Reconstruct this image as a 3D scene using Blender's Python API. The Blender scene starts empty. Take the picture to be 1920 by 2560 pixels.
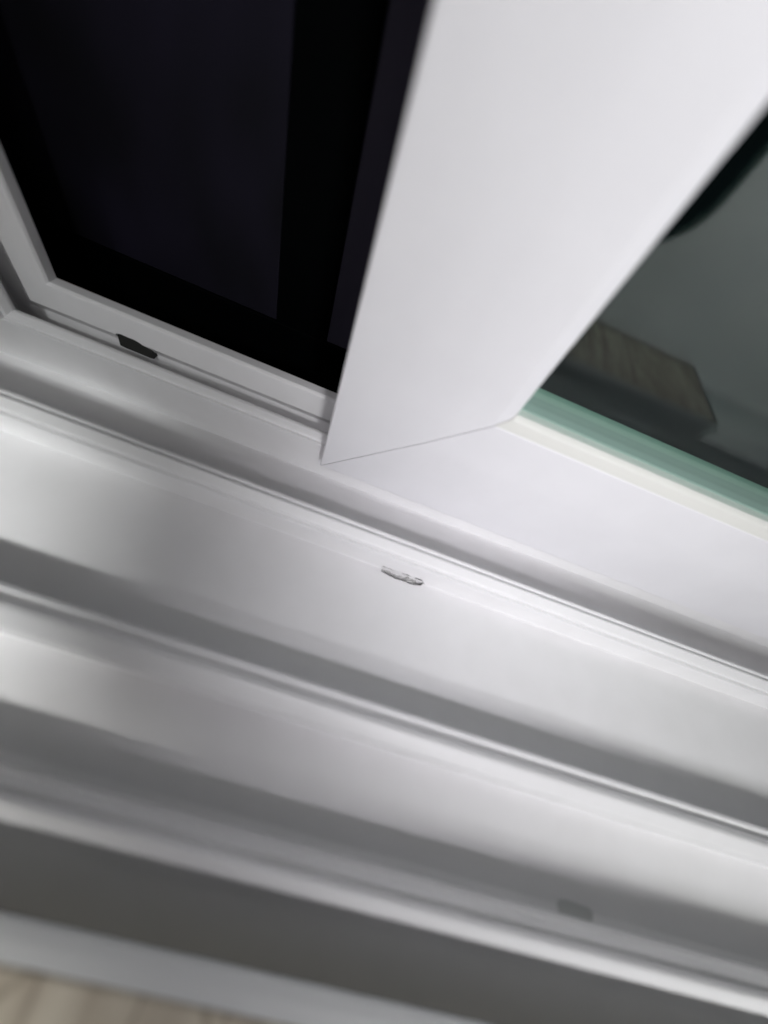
import bpy, bmesh, math, random
from mathutils import Vector, Matrix
random.seed(7)
S = bpy.context.scene

# ------------------------------------------------------------------ camera
cam_d = bpy.data.cameras.new('camera'); cam = bpy.data.objects.new('camera', cam_d)
S.collection.objects.link(cam); S.camera = cam
RIGHT = Vector((0.92877363, 0.23405859, 0.2873954))
DOWN = Vector((0.35452895, -0.78717531, -0.50464271))
FWD = Vector((0.1081146, 0.57058883, -0.81408821))
m = Matrix((RIGHT, -DOWN, -FWD)).transposed().to_4x4()
m.translation = Vector((0.019431, -0.1244217, 0.15933209))
cam.matrix_world = m
cam_d.sensor_fit = 'HORIZONTAL'; cam_d.sensor_width = 36
cam_d.lens = 935.83 / 1920 * 36
cam_d.clip_start = 0.005; cam_d.clip_end = 50
cam_d.dof.use_dof = True
cam_d.dof.focus_distance = 0.206
cam_d.dof.aperture_fstop = 2.9
S.render.resolution_x = 768; S.render.resolution_y = 1024

# ------------------------------------------------------------------ world, view
w = bpy.data.worlds.new('World'); S.world = w; w.use_nodes = True
bg = w.node_tree.nodes['Background']
bg.inputs[0].default_value = (0.004, 0.004, 0.006, 1); bg.inputs[1].default_value = 0.25
vs = S.view_settings
vs.view_transform = 'Standard'; vs.look = 'None'; vs.gamma = 1; vs.use_curve_mapping = False; vs.exposure = 0.02
S.cycles.max_bounces = 10; S.cycles.transparent_max_bounces = 16

# ------------------------------------------------------------------ added lamps
def aim(o, target):
    o.rotation_euler = (Vector(target) - o.location).to_track_quat('-Z', 'Y').to_euler()
def area(name, loc, target, size, power, col):
    l = bpy.data.lights.new(name, 'AREA'); l.shape = 'SQUARE'; l.size = size; l.energy = power; l.color = col
    o = bpy.data.objects.new(name, l); S.collection.objects.link(o); o.location = loc; aim(o, target); return o
def spot(name, loc, target, deg, blend, rad, power, col):
    l = bpy.data.lights.new(name, 'SPOT'); l.spot_size = math.radians(deg); l.spot_blend = blend
    l.shadow_soft_size = rad; l.energy = power; l.color = col
    o = bpy.data.objects.new(name, l); S.collection.objects.link(o); o.location = loc; aim(o, target); return o
def track_spot(name, dx, el, cx, cv, deg, blend, rad, power, col):
    # added spot 1.45 m away towards (dx, -1 at elevation el), aimed at x=cx, height cv on the window plane
    v = Vector((dx, -math.cos(math.radians(el)), math.sin(math.radians(el)))).normalized()
    c = Vector((cx, 0, cv)); return spot(name, c+v*1.45, c, deg, blend, rad, power, col)
spot('wall_fill_spot', (1.9, -1.1, 1.5), (1.75, -2.6, -0.35), 62, .6, .15, 420, (1.0, 0.985, 0.985))  # added spot brightening the wall that the glass mirrors
area('ambient_area_light', (0.1, -1.1, 1.4), (0, -0.2, 0), 1.0, 2.2, (1, 0.98, 0.95))  # added soft overhead area lamp for ambient light
track_spot('patch_spot_sash', .3, 30, .125, .225, 16, .5, .12, 85, (0.985, 0.98, 1.0))  # these narrow spots are added; dim gaps between cones stand for a person's shadow
track_spot('patch_spot_main', .15, 38, .32, -.10, 19.5, .35, .13, 34, (0.985, 0.98, 1.0))
track_spot('patch_spot_middle', .0, 48, .085, -.04, 9.3, .7, .07, 37, (0.965, 0.935, 1.0))
track_spot('patch_spot_sill', .0, 45, .21, -.195, 12, .6, .09, 28, (0.99, 1.0, 0.98))
track_spot('patch_spot_left', .0, 42, -.145, -.155, 7.2, .3, .05, 118, (0.99, 1.0, 0.99))
track_spot('patch_spot_corner', .0, 42, -.155, -.03, 7, .4, .05, 19, (0.97, 1.0, 1.0))
track_spot('patch_spot_near', .0, 45, -.06, -.27, 8, .5, .05, 84, (1.0, 0.985, 0.95))

# ------------------------------------------------------------------ helpers
def obj(name, me, mat, parent=None):
    o = bpy.data.objects.new(name, me); S.collection.objects.link(o)
    if mat: me.materials.append(mat)
    if parent: o.parent = parent
    return o
def empty(name, loc, label, cat, group=None):
    o = bpy.data.objects.new(name, None); S.collection.objects.link(o); o.empty_display_size = 0.02
    o.location = loc; o['label'] = label; o['category'] = cat
    if group: o['group'] = group
    return o
def rel(o, parent):
    o.parent = parent; o.matrix_parent_inverse = Matrix.Translation(-Vector(parent.location))
def fillet(pts, seg=6):
    """pts: (a, b, radius) closed polygon -> rounded outline"""
    out = []; n = len(pts)
    for i in range(n):
        p = Vector(pts[i][:2]); r = pts[i][2]
        a = Vector(pts[i-1][:2]) - p; b = Vector(pts[(i+1) % n][:2]) - p
        if r <= 0: out.append(p); continue
        la, lb = a.length, b.length; a.normalize(); b.normalize()
        ang = a.angle(b); t = min(r / math.tan(ang/2), la*.48, lb*.48); rr = t*math.tan(ang/2)
        c = p + (a+b).normalized() * (rr/math.sin(ang/2))
        s, e = p + a*t, p + b*t
        v0, v1 = s-c, e-c
        for k in range(seg+1):
            f = k/seg; th = v0.angle(v1)
            q = (v0*math.sin((1-f)*th) + v1*math.sin(f*th))/math.sin(th) if th > 1e-4 else v0
            out.append(c+q)
    return out
def smooth(o, ang=38):
    me = o.data
    for p in me.polygons: p.use_smooth = True
    me.set_sharp_from_angle(angle=math.radians(ang))
    md = o.modifiers.new('wn', 'WEIGHTED_NORMAL'); md.keep_sharp = True; md.weight = 90
def sweep(name, prof, secs, mat, parent, caps=True, ang=38):
    """prof: list of (y,h); secs: functions (y,h)->xyz"""
    bm = bmesh.new(); rows = [[bm.verts.new(f(*q)) for q in prof] for f in secs]; n = len(prof)
    for a, b in zip(rows, rows[1:]):
        for i in range(n):
            bm.faces.new((a[i], a[(i+1) % n], b[(i+1) % n], b[i]))
    if caps:
        bm.faces.new(rows[0]); bm.faces.new(rows[-1])
    bmesh.ops.recalc_face_normals(bm, faces=bm.faces)
    me = bpy.data.meshes.new(name); bm.to_mesh(me); bm.free()
    o = obj(name, me, mat); smooth(o, ang)
    if parent: rel(o, parent)
    return o
def box(name, x0, x1, y0, y1, z0, z1, mat, parent=None, bev=0):
    bm = bmesh.new(); bmesh.ops.create_cube(bm, size=1)
    for v in bm.verts:
        v.co = Vector(((x0+x1)/2 + v.co.x*(x1-x0), (y0+y1)/2 + v.co.y*(y1-y0), (z0+z1)/2 + v.co.z*(z1-z0)))
    if bev: bmesh.ops.bevel(bm, geom=bm.edges[:], offset=bev, segments=3, profile=.5, affect='EDGES')
    me = bpy.data.meshes.new(name); bm.to_mesh(me); bm.free()
    o = obj(name, me, mat)
    if bev: smooth(o, 40)
    if parent: rel(o, parent)
    return o

# ------------------------------------------------------------------ materials
def mat(name, col, rough=.4, spec=.5):
    m = bpy.data.materials.new(name); m.use_nodes = True
    b = m.node_tree.nodes['Principled BSDF']
    b.inputs['Base Color'].default_value = (*col, 1); b.inputs['Roughness'].default_value = rough
    b.inputs['Specular IOR Level'].default_value = spec
    return m, m.node_tree, b
def noise_col(nt, b, c0, c1, scale, detail=4, stretch=(1, 1, 1), lo=.35, hi=.7):
    N = nt.nodes; L = nt.links
    tc = N.new('ShaderNodeTexCoord'); mp = N.new('ShaderNodeMapping'); mp.inputs['Scale'].default_value = stretch
    no = N.new('ShaderNodeTexNoise'); no.inputs['Scale'].default_value = scale; no.inputs['Detail'].default_value = detail
    cr = N.new('ShaderNodeValToRGB'); cr.color_ramp.elements[0].position = lo; cr.color_ramp.elements[1].position = hi
    cr.color_ramp.elements[0].color = (*c0, 1); cr.color_ramp.elements[1].color = (*c1, 1)
    L.new(tc.outputs['Object'], mp.inputs[0]); L.new(mp.outputs[0], no.inputs[0]); L.new(no.outputs['Fac'], cr.inputs[0])
    L.new(cr.outputs[0], b.inputs['Base Color']); return tc, mp, no, cr
def bump(nt, b, scale, strength, dist, stretch=(1, 1, 1)):
    N = nt.nodes; L = nt.links
    tc = N.new('ShaderNodeTexCoord'); mp = N.new('ShaderNodeMapping'); mp.inputs['Scale'].default_value = stretch
    no = N.new('ShaderNodeTexNoise'); no.inputs['Scale'].default_value = scale; no.inputs['Detail'].default_value = 3
    bp = N.new('ShaderNodeBump'); bp.inputs['Strength'].default_value = strength; bp.inputs['Distance'].default_value = dist
    L.new(tc.outputs['Object'], mp.inputs[0]); L.new(mp.outputs[0], no.inputs[0]); L.new(no.outputs['Fac'], bp.inputs['Height'])
    L.new(bp.outputs[0], b.inputs['Normal'])

pvc, nt, b = mat('white_pvc', (.8, .8, .8), .33, .45)
noise_col(nt, b, (.785, .780, .785), (.81, .805, .812), 60, 5, (1, 1, 1))
bump(nt, b, 55, .14, .0002, (.15, 1, 1))
pvc_sash, nt, b = mat('white_sash_foil', (.8, .8, .82), .42, .4)
noise_col(nt, b, (.785, .78, .805), (.81, .805, .83), 40, 4)
bump(nt, b, 900, .08, .00005)
gasket, nt, b = mat('cream_gasket', (.70, .70, .665), .5, .3)
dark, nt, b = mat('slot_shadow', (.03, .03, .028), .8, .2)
slot_fill, nt, b = mat('grey_slot_fill', (.60, .61, .60), .8, .2)  # shade inside the last drain slot, put into a grey fill colour
burr, nt, b = mat('sawn_pvc', (.55, .55, .54), .8, .2)
noise_col(nt, b, (.34, .34, .33), (.78, .78, .78), 380, 4)
spacer, nt, b = mat('grey_spacer', (.44, .48, .46), .55, .3)
spacer2, nt, b = mat('pale_sealant', (.50, .55, .53), .6, .3)
black, nt, b = mat('black_screen_frame', (.0006, .0009, .0011), .6, .02)
mesh_m, nt, b = mat('dark_insect_mesh', (.006, .0055, .009), .9, .05)
noise_col(nt, b, (.0060, .0060, .0080), (.0150, .0130, .0250), 14, 2, (1, 1, .6), .4, .75)
mesh_g, nt, b = mat('lightened_insect_mesh', (.065, .060, .088), .9, .05)  # lighter mesh copy; brightness painted in where the sash shades it
wood, nt, b = mat('beige_laminate', (.45, .40, .32), .5, .3)
tc, mp, no, cr = noise_col(nt, b, (.56, .48, .37), (.84, .76, .62), 12, 10, (9, 1.5, 1), .36, .62)
N = nt.nodes; L = nt.links
wv = N.new('ShaderNodeTexVoronoi'); wv.inputs['Scale'].default_value = 14; wv.feature = 'DISTANCE_TO_EDGE'
mp2 = N.new('ShaderNodeMapping'); mp2.inputs['Scale'].default_value = (4, 1.2, 1)
cr2 = N.new('ShaderNodeValToRGB'); cr2.color_ramp.elements[0].color = (.62, .59, .54, 1); cr2.color_ramp.elements[0].position = 0.0
cr2.color_ramp.elements[1].position = .035; mx = N.new('ShaderNodeMixRGB'); mx.blend_type = 'MULTIPLY'; mx.inputs[0].default_value = 1
L.new(tc.outputs['Object'], mp2.inputs[0]); L.new(mp2.outputs[0], wv.inputs[0]); L.new(wv.outputs['Distance'], cr2.inputs[0])
L.new(cr.outputs[0], mx.inputs[1]); L.new(cr2.outputs[0], mx.inputs[2]); L.new(mx.outputs[0], b.inputs['Base Color'])
edge_dark, nt, b = mat('dark_brown_edge', (.14, .12, .095), .5, .3)
edge_m, nt, b = mat('pale_edge_band', (.84, .85, .85), .5, .3)
plaster, nt, b = mat('grey_plaster', (.55, .57, .56), .9, .1)
noise_col(nt, b, (.74, .76, .755), (.82, .83, .825), 3, 6)
floor_m, nt, b = mat('grey_floor', (.4, .42, .42), .6, .3)
noise_col(nt, b, (.36, .39, .385), (.44, .465, .46), 4, 6)
soft_black, nt, b = mat('soft_black_matte', (.012, .012, .012), .9, .1)

glass = bpy.data.materials.new('green_tinted_glass'); glass.use_nodes = True
nt = glass.node_tree; N = nt.nodes; L = nt.links; N.clear()
out = N.new('ShaderNodeOutputMaterial'); mix = N.new('ShaderNodeMixShader')
tr = N.new('ShaderNodeBsdfTransparent'); tr.inputs[0].default_value = (.85, .925, .90, 1)
gl = N.new('ShaderNodeBsdfGlossy'); gl.inputs['Roughness'].default_value = .0; gl.inputs[0].default_value = (1, 1, 1, 1)
geo = N.new('ShaderNodeNewGeometry'); dot = N.new('ShaderNodeVectorMath'); dot.operation = 'DOT_PRODUCT'
ab = N.new('ShaderNodeMath'); ab.operation = 'ABSOLUTE'
om = N.new('ShaderNodeMath'); om.operation = 'SUBTRACT'; om.inputs[0].default_value = 1
pw = N.new('ShaderNodeMath'); pw.operation = 'POWER'; pw.inputs[1].default_value = 5
ma = N.new('ShaderNodeMath'); ma.operation = 'MULTIPLY_ADD'; ma.inputs[1].default_value = .96; ma.inputs[2].default_value = .043
L.new(geo.outputs['Normal'], dot.inputs[0]); L.new(geo.outputs['Incoming'], dot.inputs[1]); L.new(dot.outputs['Value'], ab.inputs[0])
L.new(ab.outputs[0], om.inputs[1]); L.new(om.outputs[0], pw.inputs[0]); L.new(pw.outputs[0], ma.inputs[0])
L.new(ma.outputs[0], mix.inputs[0]); L.new(tr.outputs[0], mix.inputs[1]); L.new(gl.outputs[0], mix.inputs[2]); L.new(mix.outputs[0], out.inputs[0])

glass2 = glass.copy(); glass2.name = 'rear_tinted_glass'
for n in glass2.node_tree.nodes:
    if n.type == 'MATH' and n.operation == 'MULTIPLY_ADD': n.inputs[2].default_value = .008

# ------------------------------------------------------------------ setting
fl = box('floor', -2.2, 6, -2.6, .03, -.95, -.9, floor_m); fl['kind'] = 'structure'
rw = box('room_wall', -2.2, 6, -2.65, -2.6, -.9, 1.9, plaster)
rw['label'] = 'plain grey-green room wall seen only as the reflection in the sash glass'; rw['category'] = 'wall'
bw = box('parapet_wall', -1.2, 1.4, -.165, .03, -.9, -.022, plaster)
bw['label'] = 'plastered wall under the window track and beige sill board'; bw['category'] = 'wall'

# ------------------------------------------------------------------ outer window frame (swept round the lower left corner)
XR, ZT, CX = .75, .75, -.1716
secs = [lambda y, h: (h+CX, y, ZT), lambda y, h: (h+CX, y, h), lambda y, h: (XR, y, h)]
FR = empty('window_frame', (CX, .0, -.02), 'white plastic sliding window frame with four parallel track rails', 'window frame')

def boolean_cut(o, cutters):
    for c in cutters:
        md = o.modifiers.new('cut', 'BOOLEAN'); md.operation = 'DIFFERENCE'; md.object = c; md.solver = 'EXACT'
    wn = o.modifiers.get('wn')
    if wn: o.modifiers.remove(wn)
    bpy.context.view_layer.update()
    dg = bpy.context.evaluated_depsgraph_get(); me = bpy.data.meshes.new_from_object(o.evaluated_get(dg))
    o.modifiers.clear(); o.data = me; smooth(o)
    for c in cutters: bpy.data.objects.remove(c)
def prism(name, outline, axis, a, b_, mat_):
    """outline of (u,v) points extruded along an axis ('y': u=x v=z, 'z': u=x v=y)"""
    bm = bmesh.new(); f = (lambda u, v, t: (u, t, v)) if axis == 'y' else (lambda u, v, t: (u, v, t))
    A = [bm.verts.new(f(u, v, a)) for u, v in outline]; B = [bm.verts.new(f(u, v, b_)) for u, v in outline]
    bm.faces.new(A); bm.faces.new(B)
    for i in range(len(A)): bm.faces.new((A[i], A[(i+1) % len(A)], B[(i+1) % len(A)], B[i]))
    bmesh.ops.recalc_face_normals(bm, faces=bm.faces)
    me = bpy.data.meshes.new(name); bm.to_mesh(me); bm.free(); return obj(name, me, mat_)

lip_p = fillet([(.0303, -.045, 0), (.0303, .0246, .0008), (.0248, .0250, .0006), (.0232, .0240, .0010), (.0232, .0108, .0008), (.0286, .0034, .001), (.0286, -.0060, .001), (.0155, -.0060, .0005), (.0155, -.045, 0)])
lip = sweep('outer_lip', lip_p, secs, pvc, FR)
r1 = fillet([(.0154, -.045, 0), (.0152, .0096, .0008), (.0130, .0106, .002), (.0098, .0088, .0008), (.0096, .0074, .0002), (.0078, .0072, .0005), (.0078, -.045, 0)])
sweep('track_rail', r1, secs, pvc, FR)
base1 = fillet([(.0090, -.020, 0), (.0090, -.0168, 0), (.0065, -.0176, 0), (-.0285, -.0182, 0), (-.0315, -.0178, 0), (-.0315, -.020, 0)])
secs1 = [lambda y, h: (h+CX-.025, y, ZT), lambda y, h: (h+CX-.025, y, h), lambda y, h: (XR, y, h)]
sweep('track_floor', base1, secs1, pvc, FR)
secs2 = [lambda y, h: (h+CX-.10, y, ZT), lambda y, h: (h+CX-.10, y, h), lambda y, h: (XR, y, h)]
r2 = fillet([(-.0302, -.020, 0), (-.0302, .0098, .0006), (-.0318, .0098, .0004), (-.0322, .0090, .0003), (-.0327, .0088, .0003), (-.0340, .0112, .0016), (-.0386, .0086, .0014), (-.0389, .0072, .0003), (-.0408, .0070, .0005), (-.0410, -.0040, .002), (-.0422, -.0195, 0)])
rail2 = sweep('track_rail', r2, secs2, pvc, FR)
base2 = fillet([(-.0400, -.0195, 0), (-.0400, -.0055, 0), (-.0424, -.0062, 0), (-.0990, -.0062, 0), (-.1024, -.0058, 0), (-.1024, -.0195, 0)])
floor2 = sweep('track_floor', base2, secs2, pvc, FR)
r3 = fillet([(-.1015, -.020, 0), (-.1015, .0088, .0007), (-.1030, .0090, .0004), (-.1036, .0080, .0003), (-.1052, .0082, .0006), (-.1075, .0118, .0030), (-.1130, .0080, .0022), (-.1142, .0050, .001), (-.1145, -.020, 0)])
sweep('track_rail', r3, secs2, pvc, FR)
base3 = fillet([(-.1135, -.020, 0), (-.1135, -.0065, 0), (-.1440, -.0068, 0), (-.1475, -.0060, 0), (-.1475, -.020, 0)])
floor3 = sweep('track_floor', base3, secs2, pvc, FR)
r4 = fillet([(-.1468, -.020, 0), (-.1468, .0060, .0022), (-.1488, .0084, .0006), (-.1502, .0084, .0005), (-.1514, .0114, .0020), (-.1558, .0086, .0022), (-.1562, .0060, .001), (-.1562, -.020, 0)])
sweep('track_rail', r4, secs2, pvc, FR)
base4 = fillet([(-.1555, -.020, 0), (-.1555, -.0110, 0), (-.1640, -.0125, .01), (-.1790, -.0185, 0), (-.1790, -.020, 0)])
sweep('track_floor', base4, secs2, pvc, FR)

# drain slots: cut openings; dark and grey fills stand for the shade inside
sl1 = [(-.1168, .0062), (-.1166, .0088), (-.1150, .0118), (-.1125, .0123), (-.1092, .0121), (-.1060, .0122), (-.1035, .0116), (-.1008, .0102), (-.0992, .0080), (-.0990, .0060), (-.1010, .0056), (-.1080, .0058), (-.1140, .0058)]
sl1 = [(u-.003, v if v > .007 else v-.0035) for u, v in sl1]
c1 = prism('cut', sl1, 'y', .0215, .0290, None)
boolean_cut(lip, [c1])
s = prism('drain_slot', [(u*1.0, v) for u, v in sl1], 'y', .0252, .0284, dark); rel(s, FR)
s['label'] = 'dark drain slot at the foot of the outer lip'
sl2 = [(.0478, -.0402), (.0486, -.0424), (.0520, -.0430), (.0560, -.0437), (.0600, -.0433), (.0640, -.0436), (.0680, -.0430), (.0702, -.0420), (.0708, -.0402)]
c2 = prism('cut', sl2, 'z', -.0102, .0, None)
boolean_cut(floor2, [c2])
up2 = [(.0474, -.0040), (.0484, -.0026), (.0500, -.0033), (.0530, -.0030), (.0552, -.0036), (.0575, -.0040), (.0592, -.0027), (.0612, -.0023), (.0632, -.0033), (.0645, -.0044), (.0655, -.0028), (.0675, -.0022), (.0694, -.0032), (.0712, -.0050), (.0700, -.0095), (.0490, -.0095)]
c2b = prism('cut', up2, 'y', -.0435, -.0388, None)
boolean_cut(rail2, [c2b])
# ragged sawn plug left in that slot
bm = bmesh.new(); rnd = random.Random(3)
NX, NY = 64, 14
ph = [rnd.uniform(0, 6) for _ in range(6)]
rows = []
for i in range(NX):
    u = i/(NX-1); x = .0476 + u*.0234
    hump = -.0086 + .0007*math.sin(u*9+ph[0]) + .0004*math.sin(u*23+ph[1])
    if u > .84: hump -= .0030*(u-.84)/.06 if u < .90 else .0030
    if .60 < u < .66: hump += .0012
    if u < .06: hump -= .002
    rows.append([bm.verts.new((x, -.0388 - .0052*j/(NY-1), hump + .0018*(1-j/(NY-1))**2 + .0003*math.sin(j*1.7+u*40))) for j in range(NY)])
for a_, b_ in zip(rows, rows[1:]):
    for j in range(NY-1): bm.faces.new((a_[j], a_[j+1], b_[j+1], b_[j]))
me = bpy.data.meshes.new('drain_slot'); bm.to_mesh(me); bm.free()
s = obj('drain_slot', me, burr); rel(s, FR); smooth(s, 60); s['label'] = 'ragged half-open drain slot with sawn edge'
sl3 = [(u+.003, v) for u, v in [(.1410, -.1445), (.1420, -.1430), (.1450, -.1425), (.1500, -.1428), (.1550, -.1432), (.1565, -.1445), (.1560, -.1467), (.1415, -.1467)]]
c3 = prism('cut', sl3, 'z', -.0074, .0, None)
boolean_cut(floor3, [c3])
s = prism('drain_slot', [(u, v) for u, v in sl3], 'z', -.0110, -.0070, slot_fill); rel(s, FR); s['label'] = 'blurred drain slot beside the rail nearest the sill board'

# welded corner scars
def scar(x, y, z, r, sx=1.6):
    bm = bmesh.new(); rn = random.Random(int(abs(x)*1e5))
    for i in range(5):
        bmesh.ops.create_icosphere(bm, subdivisions=2, radius=r*rn.uniform(.6, 1), matrix=Matrix.Translation((x+rn.uniform(-r, r), y+rn.uniform(-1.3*r, 1.3*r), z+rn.uniform(-r, r)*.8)))
    me = bpy.data.meshes.new('weld_bead'); bm.to_mesh(me); bm.free(); o = obj('weld_bead', me, pvc); rel(o, FR); smooth(o, 80)
scar(.0098+CX, .0125, .0098, .0006)

# ------------------------------------------------------------------ sliding sash
G = .00028
SA = empty('sliding_sash', (0, .02, 0), 'white sliding window sash standing on the tracks, mitred at its lower left corner', 'window sash')
sp = fillet([(0, .0005, .0010), (0, .0420, .02), (.0011, .0655, .0006), (.0040, .0655, 0), (.0300, .0640, 0), (.0450, .0640, .002), (.0450, .0005, .002), (.0400, .0005, 0), (.0400, .0140, 0), (.0050, .0140, 0), (.0050, .0005, .001)])
sweep('stile', sp, [lambda y, h: (h, y, ZT), lambda y, h: (h, y, h+G)], pvc_sash, SA)
sweep('bottom_rail', sp, [lambda y, h: (h+G, y, h-.0), lambda y, h: (XR, y, h)], pvc_sash, SA)
bp_ = fillet([(.0014, .0654, .0), (.0019, .0672, .0015), (.0030, .0704, .0022), (.0052, .0716, .0006), (.0300, .0716, 0), (.0300, .0640, 0), (.0041, .0640, 0)])
sweep('glazing_bead', bp_, [lambda y, h: (h, y, ZT), lambda y, h: (h, y, h+G)], pvc_sash, SA)
sweep('glazing_bead', bp_, [lambda y, h: (h+G, y, h), lambda y, h: (XR, y, h)], gasket, SA)
box('glass_pane', .0690, XR, .0055, .0095, .0690, ZT, glass, SA)
box('glass_pane', .0690, XR, .0225, .0265, .0690, ZT, glass2, SA)
box('spacer_bar', .0690, XR, .0098, .0150, .0690, .0722, spacer2, SA)
box('spacer_bar', .0690, XR, .0152, .0222, .0690, .0717, spacer, SA)

# ------------------------------------------------------------------ insect screen outside
SC = empty('insect_screen', (-.05, .07, -.02), 'black framed insect screen outside the window against the night', 'insect screen')
box('mesh_panel', -.60, -.0545, .0720, .0730, .0215, .75, mesh_m, SC)
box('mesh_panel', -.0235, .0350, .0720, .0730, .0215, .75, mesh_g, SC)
box('mesh_panel', .0355, .75, .0720, .0730, .0215, .75, mesh_m, SC)
box('screen_mullion', -.0540, -.0240, .0712, .080, .0212, .75, black, SC, .0004)
box('screen_frame', -.60, .75, .0708, .082, -.03, .0210, black, SC, .001)

# ------------------------------------------------------------------ sill board
SB = empty('sill_board', (0, -.21, .02), 'beige wood-grain sill board with pale edge along the near side of the tracks', 'sill board')
box('board', -.60, .295, -.262, -.1763, -.0020, .0165, wood, SB, .0008)
sweep('edge_band', fillet([(-.1761, .0162, .0004), (-.1725, .0158, .001), (-.1698, .0146, .0008), (-.1700, .0125, .0005), (-.1752, .0118, 0), (-.1752, -.0050, 0), (-.1761, -.0050, 0)]), [lambda y, h: (-.60, y, h), lambda y, h: (.295, y, h)], edge_m, SB)

box('far_edge', -.60, .2990, -.2665, -.2622, -.0020, .0163, edge_dark, SB, .0012)  # dark strips along the board's far edge and right end
box('end_edge', .2952, .2990, -.2620, -.1766, -.0020, .0163, edge_dark, SB, .0010)

# ------------------------------------------------------------------ added dark shape, stand-in for an unidentified reflection in the glass
bm = bmesh.new(); bmesh.ops.create_uvsphere(bm, u_segments=40, v_segments=24, radius=1)
for v in bm.verts:
    v.co = Vector((v.co.x*.265, v.co.y*.12, v.co.z*.25)) * (1 + .06*math.sin(v.co.x*4)*math.cos(v.co.z*5))
me = bpy.data.meshes.new('stand_in_shape'); bm.to_mesh(me); bm.free(); o = obj('stand_in_shape', me, soft_black); smooth(o, 180)
o.location = (.313, -1.06, .108); o['label'] = 'dark rounded shape mirrored in the sash glass'; o['category'] = 'stand_in_shape'
